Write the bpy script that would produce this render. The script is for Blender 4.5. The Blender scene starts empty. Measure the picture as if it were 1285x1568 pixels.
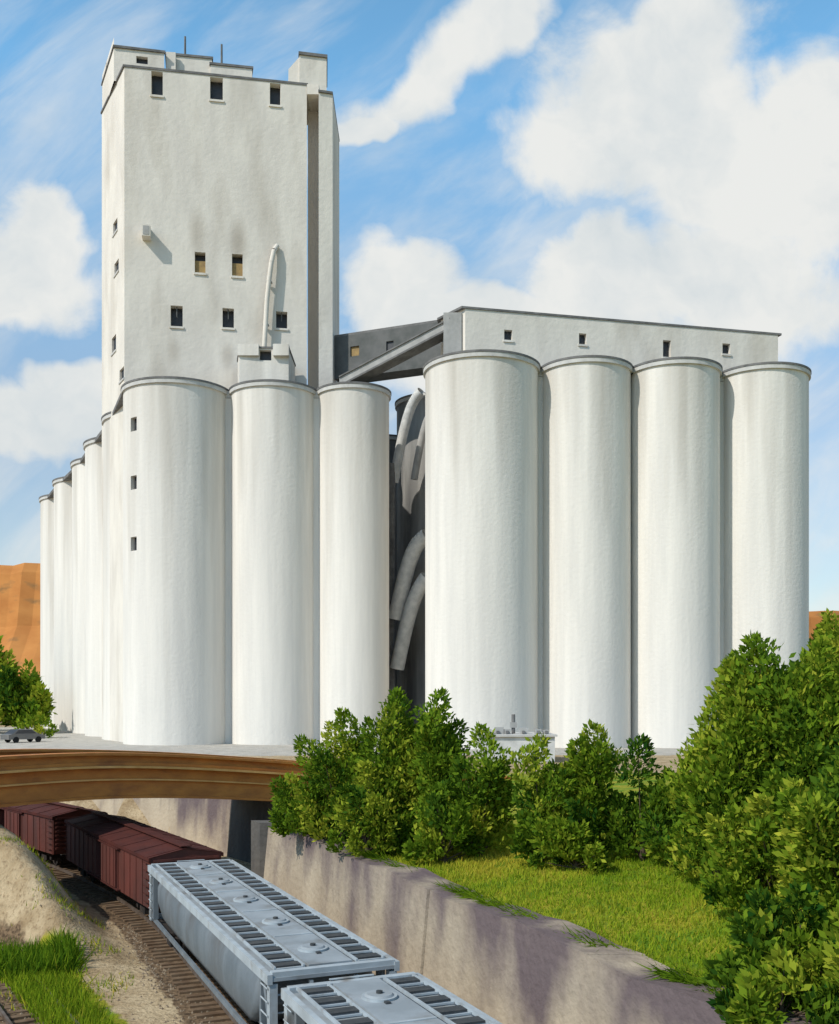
import bpy, math, random
import numpy as np
from mathutils import Vector, Matrix
random.seed(7); rng=np.random.default_rng(11)
scene=bpy.context.scene
scene.view_settings.view_transform='Standard'; scene.view_settings.look='None'; scene.view_settings.exposure=0
COL=scene.collection
CAMZ=4.67

# ------------------------------------------------------------------ materials
def mat(name,c1,c2=None,scale=1.0,stretch=(1,1,1),rough=0.8,bump=0.0,bscale=8.0,c3=None,s3=0.2,t3=(0.55,0.75),lo=0.35,hi=0.65,metal=0.0,stains=(),ztop=None):
    m=bpy.data.materials.new(name); m.use_nodes=True; nt=m.node_tree; N=nt.nodes; L=nt.links
    b=N['Principled BSDF']; b.inputs['Roughness'].default_value=rough; b.inputs['Metallic'].default_value=metal
    if rough>=0.8: b.inputs['Specular IOR Level'].default_value=0.15
    geo=N.new('ShaderNodeNewGeometry')
    mp=N.new('ShaderNodeMapping'); mp.inputs['Scale'].default_value=stretch
    L.new(geo.outputs['Position'],mp.inputs['Vector'])
    c1=tuple(c1[:3])+(1,); c2=tuple((c2 or c1)[:3])+(1,)
    nz=N.new('ShaderNodeTexNoise'); nz.inputs['Scale'].default_value=scale; nz.inputs['Detail'].default_value=4; nz.inputs['Roughness'].default_value=0.6
    L.new(mp.outputs[0],nz.inputs['Vector'])
    mr=N.new('ShaderNodeMapRange'); mr.inputs[1].default_value=lo; mr.inputs[2].default_value=hi
    L.new(nz.outputs['Fac'],mr.inputs[0])
    mx=N.new('ShaderNodeMix'); mx.data_type='RGBA'; mx.inputs[6].default_value=c1; mx.inputs[7].default_value=c2
    L.new(mr.outputs[0],mx.inputs[0]); out=mx.outputs[2]
    if c3:
        n3=N.new('ShaderNodeTexNoise'); n3.inputs['Scale'].default_value=s3; n3.inputs['Detail'].default_value=4
        L.new(mp.outputs[0],n3.inputs['Vector']); src=n3.outputs['Fac']
        if ztop:
            sz=N.new('ShaderNodeSeparateXYZ'); L.new(geo.outputs['Position'],sz.inputs[0])
            zr=N.new('ShaderNodeMapRange'); zr.inputs[1].default_value=ztop[0]; zr.inputs[2].default_value=ztop[1]; zr.inputs[3].default_value=-0.12; zr.inputs[4].default_value=0.14; L.new(sz.outputs[2],zr.inputs[0])
            aa=N.new('ShaderNodeMath'); aa.operation='ADD'; L.new(src,aa.inputs[0]); L.new(zr.outputs[0],aa.inputs[1]); src=aa.outputs[0]
        m3=N.new('ShaderNodeMapRange'); m3.inputs[1].default_value=t3[0]; m3.inputs[2].default_value=t3[1]
        L.new(src,m3.inputs[0])
        x3=N.new('ShaderNodeMix'); x3.data_type='RGBA'; x3.inputs[7].default_value=tuple(c3[:3])+(1,)
        L.new(m3.outputs[0],x3.inputs[0]); L.new(out,x3.inputs[6]); out=x3.outputs[2]
    for (sx_,sz_,rx_,rz_,am) in stains:
        q=N.new('ShaderNodeVectorMath'); q.operation='SUBTRACT'; L.new(geo.outputs['Position'],q.inputs[0]); q.inputs[1].default_value=(sx_,0,sz_)
        q2=N.new('ShaderNodeVectorMath'); q2.operation='MULTIPLY'; L.new(q.outputs[0],q2.inputs[0]); q2.inputs[1].default_value=(1/rx_,0,1/rz_)
        q3=N.new('ShaderNodeVectorMath'); q3.operation='LENGTH'; L.new(q2.outputs[0],q3.inputs[0])
        q4=N.new('ShaderNodeMapRange'); q4.interpolation_type='SMOOTHSTEP'; q4.inputs[1].default_value=1.1; q4.inputs[2].default_value=0.1; q4.inputs[3].default_value=0; q4.inputs[4].default_value=am; L.new(q3.outputs['Value'],q4.inputs[0])
        x3=N.new('ShaderNodeMix'); x3.data_type='RGBA'; x3.inputs[7].default_value=(0.33,0.28,0.22,1); L.new(q4.outputs[0],x3.inputs[0]); L.new(out,x3.inputs[6]); out=x3.outputs[2]
    L.new(out,b.inputs['Base Color'])
    if bump:
        bn=N.new('ShaderNodeTexNoise'); bn.inputs['Scale'].default_value=bscale; bn.inputs['Detail'].default_value=3
        L.new(geo.outputs['Position'],bn.inputs['Vector'])
        bp=N.new('ShaderNodeBump'); bp.inputs['Strength'].default_value=bump; bp.inputs['Distance'].default_value=0.1
        L.new(bn.outputs['Fac'],bp.inputs['Height']); L.new(bp.outputs[0],b.inputs['Normal'])
    return m
M={}
M['silo']=mat('silo_paint',(0.77,0.73,0.665),(0.67,0.64,0.59),0.9,(1,1,0.06),0.9,0.3,3.0,c3=(0.50,0.465,0.41),s3=0.5,t3=(0.52,0.85),ztop=(14,37))
M['silod']=mat('shaded_silo_concrete',(0.40,0.39,0.365),(0.24,0.235,0.225),0.6,(1,1,0.12),0.9,0.3,3.0,c3=(0.10,0.10,0.10),s3=0.35,t3=(0.45,0.7))  # darker silo concrete: shade in the gap put into the colour
M['tower']=mat('tower_paint',(0.75,0.70,0.62),(0.66,0.615,0.55),0.5,(1,1,0.3),0.9,0.35,2.0,c3=(0.52,0.47,0.40),s3=0.3,t3=(0.50,0.78),
   stains=((-24.1,55.3,1.2,3.4,0.5),(-19.8,54.5,1.3,3.6,0.6),(-26.6,42.2,1.0,2.0,0.4),(-20.9,42.0,1.0,2.0,0.45),(-26,38,7,3,0.15),(-17.5,60,2,6,0.15)))
M['rim']=mat('rim_concrete',(0.58,0.565,0.53),(0.46,0.45,0.43),1.5,rough=0.9)
M['trim']=mat('dark_trim',(0.12,0.118,0.115),(0.20,0.195,0.19),1.0,rough=0.85)
M['dark']=mat('dark_opening',(0.02,0.022,0.025),(0.035,0.035,0.04),2.0,rough=0.5)
M['tan']=mat('board_infill',(0.38,0.26,0.11),(0.26,0.18,0.09),2.0)
M['grey']=mat('steel_and_shaded_gallery_grey',(0.10,0.105,0.10),(0.15,0.15,0.145),0.6,rough=0.8)  # dark grey: the conveyor gallery's shade put into the colour; mullions share it
M['lgrey']=mat('galvanised_grey',(0.44,0.43,0.41),(0.32,0.315,0.30),0.8,rough=0.8)
M['wall']=mat('retaining_wall_concrete',(0.48,0.40,0.295),(0.37,0.30,0.22),0.5,(1,1,0.4),0.95,0.6,4.0,c3=(0.15,0.115,0.115),s3=0.42,t3=(0.46,0.66),ztop=(-4.2,-0.8))  # violet tone towards the top: shrub shadow and weathering, both in the colour
M['walld']=mat('shaded_abutment_concrete',(0.16,0.145,0.125),(0.09,0.085,0.08),0.5,(1,1,0.4),0.95,0.5,4.0)  # darker wall concrete: shade under the bridge put into the colour
M['bridge']=mat('bridge_painted_steel',(0.60,0.22,0.035),(0.45,0.15,0.025),0.8,(1,1,2.5),0.65,0.2,5.0,c3=(0.26,0.08,0.02),s3=0.6,t3=(0.56,0.8))
M['bridgel']=mat('bridge_flange_highlight',(0.80,0.43,0.14),(0.66,0.32,0.08),1.2,rough=0.6)  # lighter orange: sunlit highlight painted onto the near girder's flanges
M['bridged']=mat('bridge_rusty_steel',(0.16,0.055,0.03),(0.10,0.035,0.02),1.2,rough=0.7)
M['asph']=mat('asphalt',(0.06,0.06,0.06),(0.09,0.085,0.08),3,rough=0.9)
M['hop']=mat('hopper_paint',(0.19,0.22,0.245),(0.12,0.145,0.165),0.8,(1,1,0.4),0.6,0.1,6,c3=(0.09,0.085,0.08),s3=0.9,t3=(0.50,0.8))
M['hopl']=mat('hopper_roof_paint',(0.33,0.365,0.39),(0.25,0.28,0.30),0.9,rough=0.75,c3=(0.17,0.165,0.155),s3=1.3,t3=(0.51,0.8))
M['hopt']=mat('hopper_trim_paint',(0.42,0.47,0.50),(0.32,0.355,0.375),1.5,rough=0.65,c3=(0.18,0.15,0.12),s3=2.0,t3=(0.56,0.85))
M['rib']=mat('running_board_steel',(0.03,0.034,0.038),(0.06,0.06,0.06),4,rough=0.6)
M['under']=mat('underframe_steel',(0.025,0.024,0.024),(0.055,0.045,0.04),3,rough=0.8)
M['box']=mat('boxcar_red',(0.14,0.035,0.024),(0.09,0.026,0.018),0.9,(1,1,0.5),0.7,0.15,6,c3=(0.06,0.025,0.02),s3=0.7,t3=(0.5,0.8))
M['boxr']=mat('boxcar_roof_red',(0.09,0.026,0.02),(0.06,0.02,0.017),1.1,rough=0.85)
M['rail']=mat('rail_steel',(0.10,0.07,0.05),(0.2,0.17,0.15),3,rough=0.4,metal=0.3)
M['tie']=mat('timber_tie',(0.12,0.075,0.045),(0.2,0.14,0.09),2.5,rough=0.95)
M['mesa']=mat('mesa_rock',(0.52,0.23,0.07),(0.42,0.17,0.05),0.03,(1,1,2),0.95,c3=(0.28,0.15,0.06),s3=0.05,t3=(0.56,0.7))
M['bark']=mat('bark',(0.07,0.05,0.035),(0.12,0.09,0.06),5,rough=0.95)
M['stucco']=mat('tan_stucco',(0.5,0.36,0.2),(0.42,0.3,0.17),1,rough=0.9)
M['white']=mat('white_paint',(0.66,0.65,0.62),(0.5,0.5,0.48),1.5,rough=0.8)
M['stone']=mat('gravel_stone',(0.30,0.24,0.17),(0.16,0.12,0.085),6,rough=0.9)
M['carp']=mat('car_paint',(0.16,0.15,0.14),(0.12,0.12,0.12),1,rough=0.4)
M['rubber']=mat('rubber',(0.02,0.02,0.02),rough=0.9)
def leafmat(name,a,b,c,tl=0.3):
    m=bpy.data.materials.new(name); m.use_nodes=True; nt=m.node_tree; N=nt.nodes; L=nt.links
    N.remove(N['Principled BSDF']); p=N.new('ShaderNodeBsdfDiffuse')
    at=N.new('ShaderNodeAttribute'); at.attribute_name='tint'
    cr=N.new('ShaderNodeValToRGB'); e=cr.color_ramp.elements
    e[0].color=a+(1,); e[1].color=c+(1,); k=e.new(0.5); k.color=b+(1,)
    L.new(at.outputs['Fac'],cr.inputs[0]); L.new(cr.outputs[0],p.inputs['Color'])
    tr=N.new('ShaderNodeBsdfTranslucent'); L.new(cr.outputs[0],tr.inputs['Color'])
    ms=N.new('ShaderNodeMixShader'); ms.inputs[0].default_value=tl
    L.new(p.outputs[0],ms.inputs[1]); L.new(tr.outputs[0],ms.inputs[2]); L.new(ms.outputs[0],N['Material Output'].inputs['Surface'])
    return m
M['leaf']=leafmat('foliage_leaves',(0.022,0.08,0.012),(0.17,0.27,0.018),(0.46,0.47,0.05),0.35)
M['blade']=leafmat('grass_blades',(0.08,0.17,0.012),(0.24,0.34,0.018),(0.52,0.42,0.05))

# ------------------------------------------------------------------ mesh helpers
class MB:
    def __init__(s): s.v=[]; s.f=[]; s.m=[]; s.sm=[]; s.mats=[]
    def mi(s,k):
        if k not in s.mats: s.mats.append(k)
        return s.mats.index(k)
    def face(s,pts,k,smooth=False):
        i=len(s.v); s.v+= [tuple(p) for p in pts]; s.f.append(tuple(range(i,i+len(pts)))); s.m.append(s.mi(k)); s.sm.append(smooth)
    def box(s,x0,x1,y0,y1,z0,z1,k):
        i=len(s.v); s.v+=[(x,y,z) for z in (z0,z1) for x,y in ((x0,y0),(x1,y0),(x1,y1),(x0,y1))]
        for q in ((3,2,1,0),(4,5,6,7),(0,1,5,4),(1,2,6,5),(2,3,7,6),(3,0,4,7)):
            s.f.append(tuple(i+a for a in q)); s.m.append(s.mi(k)); s.sm.append(False)
    def prism(s,pts,z0,z1,k,ktop=None):
        n=len(pts); g=lambda z,i:z[i] if isinstance(z,(list,tuple)) else z
        lo=[(p[0],p[1],g(z0,i)) for i,p in enumerate(pts)]; hi=[(p[0],p[1],g(z1,i)) for i,p in enumerate(pts)]
        for i in range(n):
            j=(i+1)%n; s.face([lo[i],lo[j],hi[j],hi[i]],k)
        s.face(hi,ktop or k); s.face(lo[::-1],k)
    def tube(s,a,b,r0,r1,k,n=8,cap=True):
        a=Vector(a); b=Vector(b); d=(b-a).normalized(); u=d.orthogonal().normalized(); w=d.cross(u)
        i=len(s.v)
        for c,r in ((a,r0),(b,r1)):
            for t in range(n):
                an=2*math.pi*t/n; s.v.append(tuple(c+(u*math.cos(an)+w*math.sin(an))*r))
        for t in range(n):
            q=(t+1)%n; s.f.append((i+t,i+q,i+n+q,i+n+t)); s.m.append(s.mi(k)); s.sm.append(True)
        if cap:
            s.face([s.v[i+n+t] for t in range(n)],k); s.face([s.v[i+t] for t in range(n)][::-1],k)
    def obj(s,name,parent=None):
        me=bpy.data.meshes.new(name); me.from_pydata(s.v,[],s.f)
        for k in s.mats: me.materials.append(M[k])
        me.polygons.foreach_set('material_index',s.m); me.polygons.foreach_set('use_smooth',s.sm); me.update()
        o=bpy.data.objects.new(name,me); COL.objects.link(o)
        if parent: o.parent=parent
        return o
def empty(name,loc=(0,0,0),rz=0):
    o=bpy.data.objects.new(name,None); COL.objects.link(o); o.location=loc; o.rotation_euler=(0,0,rz); o.empty_display_size=0.5
    return o
def wallgrid(mb,fn,us,zs,ops,k,kback='dark',depth=0.5,smooth=False):
    us=sorted(set([round(u,5) for u in us]+[round(o[0],5) for o in ops]+[round(o[1],5) for o in ops]))
    zs=sorted(set([round(u,5) for u in zs]+[round(o[2],5) for o in ops]+[round(o[3],5) for o in ops]))
    base=len(mb.v)
    for z in zs:
        for u in us: mb.v.append(tuple(fn(u,z,0)))
    n=len(us)
    for j in range(len(zs)-1):
        for i in range(n-1):
            cu=(us[i]+us[i+1])/2; cz=(zs[j]+zs[j+1])/2
            if any(o[0]<cu<o[1] and o[2]<cz<o[3] for o in ops): continue
            mb.f.append((base+j*n+i,base+j*n+i+1,base+(j+1)*n+i+1,base+(j+1)*n+i)); mb.m.append(mb.mi(k)); mb.sm.append(smooth)
    for o in ops:
        a,b,c,d=o[:4]; kb=o[4] if len(o)>4 else kback
        P=lambda u,z,dd: fn(u,z,dd)
        mb.face([P(a,c,0),P(a,d,0),P(a,d,depth),P(a,c,depth)],k); mb.face([P(b,c,0),P(b,c,depth),P(b,d,depth),P(b,d,0)],k)
        mb.face([P(a,c,0),P(a,c,depth),P(b,c,depth),P(b,c,0)],k); mb.face([P(a,d,0),P(b,d,0),P(b,d,depth),P(a,d,depth)],k)
        if kb=='half':
            zm=c+(d-c)*0.62
            mb.face([P(a,zm,depth),P(b,zm,depth),P(b,d,depth),P(a,d,depth)],'dark')
            mb.face([P(a,c,depth*.3),P(b,c,depth*.3),P(b,zm,depth*.3),P(a,zm,depth*.3)],'tan')
            mb.face([P(a,zm,depth*.3),P(b,zm,depth*.3),P(b,zm,depth),P(a,zm,depth)],'tan')
        else:
            mb.face([P(a,c,depth),P(b,c,depth),P(b,d,depth),P(a,d,depth)],kb)

# ------------------------------------------------------------------ silos
SH=36.8
def silo(x,y,r,h=SH,ops=(),k='silo'):
    e=empty('grain_silo',(x,y,0))
    mb=MB(); n=72
    us=[2*math.pi*i/n for i in range(n+1)]
    fn=lambda u,z,d:((r-d)*math.cos(u),(r-d)*math.sin(u),z)
    wallgrid(mb,fn,us,[-0.5,h],[tuple(o) for o in ops],k,smooth=True,depth=0.45)
    mb.obj('shaft',e)
    mb=MB()
    def ring(r1,z0,z1,k):
        i=len(mb.v)
        for z in (z0,z1):
            for t in range(n): mb.v.append((r1*math.cos(us[t]),r1*math.sin(us[t]),z))
        for t in range(n):
            q=(t+1)%n; mb.f.append((i+t,i+q,i+n+q,i+n+t)); mb.m.append(mb.mi(k)); mb.sm.append(True)
        mb.face([(r1*math.cos(us[t]),r1*math.sin(us[t]),z1) for t in range(n)],k)
        mb.face([(r1*math.cos(us[t]),r1*math.sin(us[t]),z0) for t in range(n)][::-1],k)
    ring(r+0.2,h-0.5,h-0.12,'rim'); ring(r+0.25,h-0.117,h+0.08,'trim')
    mb.obj('roof_slab',e)
    return e
def angof(dx,r): return 2*math.pi-math.acos(max(-1,min(1,dx/r)))
w=angof(-3.35,5.5)
silo(-25.5,110,5.5,ops=[(w-0.11,w+0.07,zc-0.75,zc+0.65) for zc in (32.5,26.6,20.4)])
silo(-15.3,110,4.5); silo(-6.95,110,3.75)
side=[(-36.75,122),(-42.7,134),(-48.0,145),(-54.7,157),(-61.4,170)]
for xl,y in side: silo(xl+6.3,y,6.2)
mb=MB()
pc=[(-25.5,110)]+[(a+6.3,b) for a,b in side]
for (ax,ay),(bx,by) in zip(pc[:-1],pc[1:]):
    d=Vector((bx-ax,by-ay)).normalized(); nrm=Vector((-d.y,d.x))*4.3
    q=[(ax-nrm.x,ay-nrm.y),(bx-nrm.x,by-nrm.y),(bx+nrm.x,by+nrm.y),(ax+nrm.x,ay+nrm.y)]
    mb.prism(q,0,SH-0.6,'silo'); 
    nrm=nrm/4.3*5.6; q=[(ax-nrm.x,ay-nrm.y),(bx-nrm.x,by-nrm.y),(bx+nrm.x,by+nrm.y),(ax+nrm.x,ay+nrm.y)]
    mb.prism(q,SH-0.55,SH-0.13,'trim')
mb.obj('silo_row_infill_wall')
silo(6.06,102,5.5); silo(16.25,102.5,4.4); silo(25.0,103,4.45); silo(34.15,104.5,4.5)
silo(7.0,113,5.2); silo(17.2,112,4.6); silo(26.5,112.5,4.6); silo(35.5,113.5,4.5)
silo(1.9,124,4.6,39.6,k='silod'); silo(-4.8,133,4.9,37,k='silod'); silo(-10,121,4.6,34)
mb=MB()
for pts in ([(-25.5,108.6),(-6.9,108.6),(-6.9,113),(-25.5,113)],[(6,101),(34.1,103.2),(35,114),(7,113)]):
    mb.prism(pts,0,SH-0.9,'silo'); mb.prism(pts,SH-0.85,SH-0.14,'rim')
mb.obj('silo_infill_wall')
e=empty('grain_spout'); mb=MB()
def arc(p,q,sag,r,k):
    pr=None
    for t in np.linspace(0,1,14):
        v=Vector(p).lerp(Vector(q),t); v.z-=sag*math.sin(math.pi*t)
        if pr: mb.tube(pr,v,r,r,k,10,False)
        pr=v
arc((0.2,115,38.5),(-2.9,117.5,29),-2.2,0.55,'white'); arc((1.6,114.5,36.5),(-0.6,116,29),-1.6,0.4,'lgrey')
arc((0.8,114,22.5),(-2.7,116,13.5),-2.2,0.85,'white'); arc((0.8,114,18),(-2.5,116,8),-1.8,0.8,'white')
mb.tube((-3.1,117,0),(-3.1,117,31),0.4,0.4,'trim',10)
mb.obj('pipes',e)

# ------------------------------------------------------------------ tower
tw=empty('elevator_tower')
FL=Vector((-31.64,112)); FR=Vector((-12.45,115.4)); BL=Vector((-36.8,121)); BR=Vector((-15.5,126))
TZ=72.4
def flat(A,B):
    d=(B-A); Ln=d.length; d=d.normalized(); nn=Vector((d.y,-d.x))
    return (lambda u,z,dd:(A.x+d.x*u-nn.x*dd,A.y+d.y*u-nn.y*dd,z)),Ln
def px2(px,A,B):
    t=(px-642)/1600.0; d=B-A
    u=(t*A.y-A.x)/(d.x-t*d.y); return u*d.length, A.y+u*d.y
def op(px,py,wp,hp,A,B,kb='dark'):
    u,D=px2(px,A,B); s=D/1600
    return (u-wp*s/2,u+wp*s/2,CAMZ+(1070-py-hp/2)*s,CAMZ+(1070-py+hp/2)*s,kb)
mb=MB()
fn,Ln=flat(FL,FR)
ops=[op(240,129,17,34,FL,FR),op(331,137,19,32,FL,FR),op(421,145,16,32,FL,FR),
     op(306,402,16,32,FL,FR,'half'),op(363,406,16,34,FL,FR,'half'),
     op(270,484,18,32,FL,FR),op(349,487,17,30,FL,FR),op(431,490,17,26,FL,FR)]
ops=[list(o) for o in ops]
for i in range(3): ops[i][3]=TZ-0.12
wallgrid(mb,fn,[0,Ln],[0,TZ],[tuple(o) for o in ops],'tower',depth=0.9)
f2,L2=flat(BL,FL)
sops=[]
for px,py,hp in ((176,347,18),(178,409,18),(174,527,24),(186,573,18)):
    o=op(px,py,6,hp,BL,FL); uc=(o[0]+o[1])/2; sops.append((uc-0.95,uc+0.95,o[2],o[3],'dark'))
wallgrid(mb,f2,[0,L2],[0,TZ],sops,'tower',depth=0.22)
f3,L3=flat(FR,BR); wallgrid(mb,f3,[0,L3],[0,TZ],[],'tower'); f4,L4=flat(BR,BL); wallgrid(mb,f4,[0,L4],[0,TZ],[],'tower')
mb.face([(p.x,p.y,TZ) for p in (FL,FR,BR,BL)],'tower')
mb.obj('walls',tw)
def grow(pts,g):
    c=sum((Vector(p) for p in pts),Vector((0,0)))/len(pts)
    return [tuple(Vector(p)+(Vector(p)-c).normalized()*g) for p in pts]
mb=MB()
mb.prism(grow([FL,FR,BR,BL],0.16),TZ+0.004,TZ+0.25,'trim')
mb.obj('parapet',tw)
mb=MB()
for n_,o in enumerate(ops):
    u0,u1,z0,z1=o[:4]
    pts=[fn(u0-.12,0,-0.14)[:2],fn(u1+.12,0,-0.14)[:2],fn(u1+.12,0,0.0)[:2],fn(u0-.12,0,0.0)[:2]]
    mb.prism(pts,z0-.22,z0-.003,'tower')
    if n_<3: continue
    um=(u0+u1)/2
    pts=[fn(um-0.05,0,0.3)[:2],fn(um+0.05,0,0.3)[:2],fn(um+0.05,0,0.4)[:2],fn(um-0.05,0,0.4)[:2]]
    if o[4]!='half': mb.prism(pts,(z0+z1)/2,z1,'grey')
for o in sops:
    u0,u1,z0,z1=o[:4]
    pts=[f2(u0-.15,0,-0.1)[:2],f2(u1+.15,0,-0.1)[:2],f2(u1+.15,0,0.0)[:2],f2(u0-.15,0,0.0)[:2]]
    mb.prism(pts,z0-.2,z0-.003,'rim')
def bx(px0,px1,py0,py1,d0,d1,k,ktop=None):
    ua,D=px2(px0,FL,FR); ub,D=px2(px1,FL,FR); s=D/1600
    pts=[fn(ua,0,-d1)[:2],fn(ub,0,-d1)[:2],fn(ub,0,-d0)[:2],fn(ua,0,-d0)[:2]]
    mb.prism(pts,CAMZ+(1070-py1)*s,CAMZ+(1070-py0)*s,k,ktop)
bx(218,231,352,369,0,1.3,'tower')
bx(220,229,354,367,1.3,1.34,'lgrey')
mb.obj('window_trim_and_vent',tw)
mb=MB()
pp=[]
for px,py,dd in ((424,377,0.1),(419,386,0.5),(415,405,0.65),(411,435,0.7),(408,465,0.7),(406,500,0.7),(404,535,0.7),(403,580,0.7)):
    u,D=px2(px,FL,FR); pp.append(fn(u,CAMZ+(1070-py)*D/1600,-dd))
for a,b in zip(pp[:-1],pp[1:]): mb.tube(a,b,0.26,0.26,'tower',12,False)
for p in (pp[3],pp[5]): mb.box(p[0]-0.32,p[0]+0.32,p[1]-0.05,p[1]+0.5,p[2]-0.07,p[2]+0.07,'lgrey')
mb.obj('spout_pipe',tw)
mb=MB()
RX=-11.1
mb.prism([(-12.7,118.8),(RX,118.8),(RX,126),(-12.7,126)],0,TZ-0.6,'tower')
S0=Vector((RX,115.0)); S1=Vector((-9.6,115.4))
mb.prism([tuple(S0),tuple(S1),(-9.6,125),(RX,125)],0,71.4,'tower')
mb.prism(grow([tuple(S0),tuple(S1),(-9.6,125),(RX,125)],0.18),71.404,71.65,'trim')
mb.prism([(-12.42,115.3),(RX,115.3),(RX,118.8),(-12.42,118.8)],TZ-1.0,TZ+0.1,'tower')
mb.obj('stair_shaft',tw)
mb=MB()
X=lambda px,D:(px-642)*D/1600
Zp=lambda py,D:CAMZ+(1070-py)*D/1600
D=116
q=[(X(458,D),D),(X(499,D),D+0.6),(X(499,D)-0.5,D+6),(X(458,D)-0.8,D+6)]
mb.prism(q,71.66,Zp(84,D),'tower'); mb.prism(grow(q,0.2),Zp(84,D)+0.004,Zp(81,D)+0.1,'trim')
q2=[(X(441,D),D+0.2),(X(458,D),D+0.2),(X(458,D)-0.8,D+6),(X(441,D)-0.8,D+6)]
mb.prism(q2,TZ,[Zp(104,D),Zp(85,D),Zp(85,D),Zp(104,D)],'tower','trim')
A=Vector((X(174,114.5),114.5)); B=Vector((X(251,115.5),115.5)); C=Vector((B.x-4,123)); Dd=Vector((X(156,121.5),121.5))
fa,La=flat(A,B)
zt=Zp(73,114.5)
wallgrid(mb,fa,[0,La],[TZ,zt],[op(217,92,17,11,A,B)],'tower',depth=0.5)
fb,Lb=flat(Dd,A); wallgrid(mb,fb,[0,Lb],[TZ,zt],[op(162,103,5,14,Dd,A)],'tower',depth=0.4)
fc,Lc=flat(B,C); wallgrid(mb,fc,[0,Lc],[TZ,zt],[],'tower'); fc,Lc=flat(C,Dd); wallgrid(mb,fc,[0,Lc],[TZ,zt],[],'tower')
mb.prism(grow([tuple(A),tuple(B),tuple(C),tuple(Dd)],0.2),zt,zt+0.25,'trim'); 
for a,b,top,dd in ((254,322,84,116.5),(322,384,99,117)):
    q=[(X(a,dd),dd),(X(b,dd),dd+0.8),(X(b,dd)-1,dd+5),(X(a,dd)-1,dd+5)]
    mb.prism(q,TZ+.25,Zp(top,dd),'tower'); mb.prism(grow(q,0.18),Zp(top,dd)+0.004,Zp(top,dd)+0.25,'trim')
mb.prism([(X(254,116),116),(X(268,116),116.1),(X(268,116),116.4),(X(254,116),116.4)],TZ+.25,Zp(79,116),'tower')
for px,p0,dd in ((283,56,118),(339,68,118.5)):
    mb.tube((X(px,dd),dd,TZ),(X(px,dd),dd,Zp(p0,dd)),0.16,0.12,'trim',6)
for t in range(3):
    mb.tube((X(275+t*7,115.5),115.5,TZ+0.2),(X(275+t*7,115.5),115.5,TZ+1.2),0.14,0.14,'trim',6)
mb.tube((X(268,115.5),115.5,TZ+1.2),(X(300,115.8),115.8,TZ+1.2),0.07,0.07,'trim',6)
mb.obj('roof_penthouse',tw)
mb=MB()
D=108.6
u=lambda px:X(px,D)
A=Vector((u(366),D)); B=Vector((u(441),D+0.3)); C=Vector((B.x,D+6)); Dd=Vector((u(352),D+4.5))
f5,L5=flat(A,B)
wo=op(406,541,18,19,A,B)
wallgrid(mb,f5,[0,L5],[SH-1,Zp(533,D)],[(wo[0],wo[1],Zp(551,D),Zp(533,D)-.12)],'silo',depth=0.7)
f6,L6=flat(Dd,A); wallgrid(mb,f6,[0,L6],[SH-1,Zp(533,D)],[],'silo'); f6,L6=flat(B,C); wallgrid(mb,f6,[0,L6],[SH-1,Zp(533,D)],[],'silo')
mb.prism(grow([tuple(A),tuple(B),tuple(C),tuple(Dd)],0.12),Zp(533,D),Zp(533,D)+0.2,'trim')
for a,b in ((364,396),(418,442)):
    mb.prism([(u(a),D-0.24),(u(b),D-0.24),(u(b),D+0.6),(u(a),D+0.6)],Zp(545,D),Zp(529,D)+.1,'silo')
mb.obj('distributor_house',tw)

# ------------------------------------------------------------------ right gallery
g=empty('headhouse_gallery')
A=Vector((4.55,104)); B=Vector((38.3,111.6)); Lf=Vector((2.2,107.2)); C=Vector((36.5,117)); E=Vector((2.6,111))
GZ=43.5
mb=MB()
ff,Lg=flat(A,B)
gops=[op(778,513,13,16,A,B),op(892,519,12,17,A,B),op(1021,534,13,26,A,B),op(1112,534,13,16,A,B)]
wallgrid(mb,ff,[0,Lg],[SH-1,GZ],gops,'tower',depth=0.5)
fl,Ll=flat(Lf,A); wallgrid(mb,fl,[0,Ll],[SH-1,GZ],[],'tower')
for a,b in ((B,C),(C,E),(E,Lf)):
    f_,l_=flat(a,b); wallgrid(mb,f_,[0,l_],[SH-1,GZ],[],'tower')
pl=[tuple(p) for p in (A,B,C,E,Lf)]
mb.obj('walls',g)
mb=MB(); mb.prism(grow(pl,0.4),GZ+0.004,GZ+0.22,'trim')
for o in gops:
    pts=[ff(o[0]-0.12,0,-0.12)[:2],ff(o[1]+0.12,0,-0.12)[:2],ff(o[1]+0.12,0,0)[:2],ff(o[0]-0.12,0,0)[:2]]
    mb.prism(pts,o[2]-0.2,o[2]-0.003,'silo')
mb.obj('roof_and_sills',g)

# ------------------------------------------------------------------ conveyor bridges
c=empty('conveyor_bridge')
mb=MB()
A=Vector((-9.58,117.5)); B=Vector((2.4,112.5))
fk,Lk=flat(A,B)
wallgrid(mb,fk,[0,Lk],[40.6,45.3],[(2.0,3.1,42.9,44.0,'tan'),(6.4,7.3,42.9,44.0)],'grey',depth=0.2)  # gallery walls read as shaded: the shade is painted in with dark grey
mb.prism([tuple(A),tuple(B),(2.9,115),(-8.8,120)],45.3,45.55,'trim')
mb.face([(-9.58,117.5,40.6),(2.4,112.5,40.6),(2.9,115,40.6),(-8.8,120,40.6)],'grey')
mb.face([(-8.8,120,40.6),(2.9,115,40.6),(2.9,115,45.3),(-8.8,120,45.3)],'grey')
mb.obj('gallery',c)
c=empty('inclined_conveyor')
mb=MB()
P0=Vector((-8.0,108.2,37.0)); P1=Vector((3.3,105.2,41.9)); d=(P1-P0).normalized(); n=Vector((d.y,-d.x,0)).normalized(); up=Vector((0,0,1))
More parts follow.
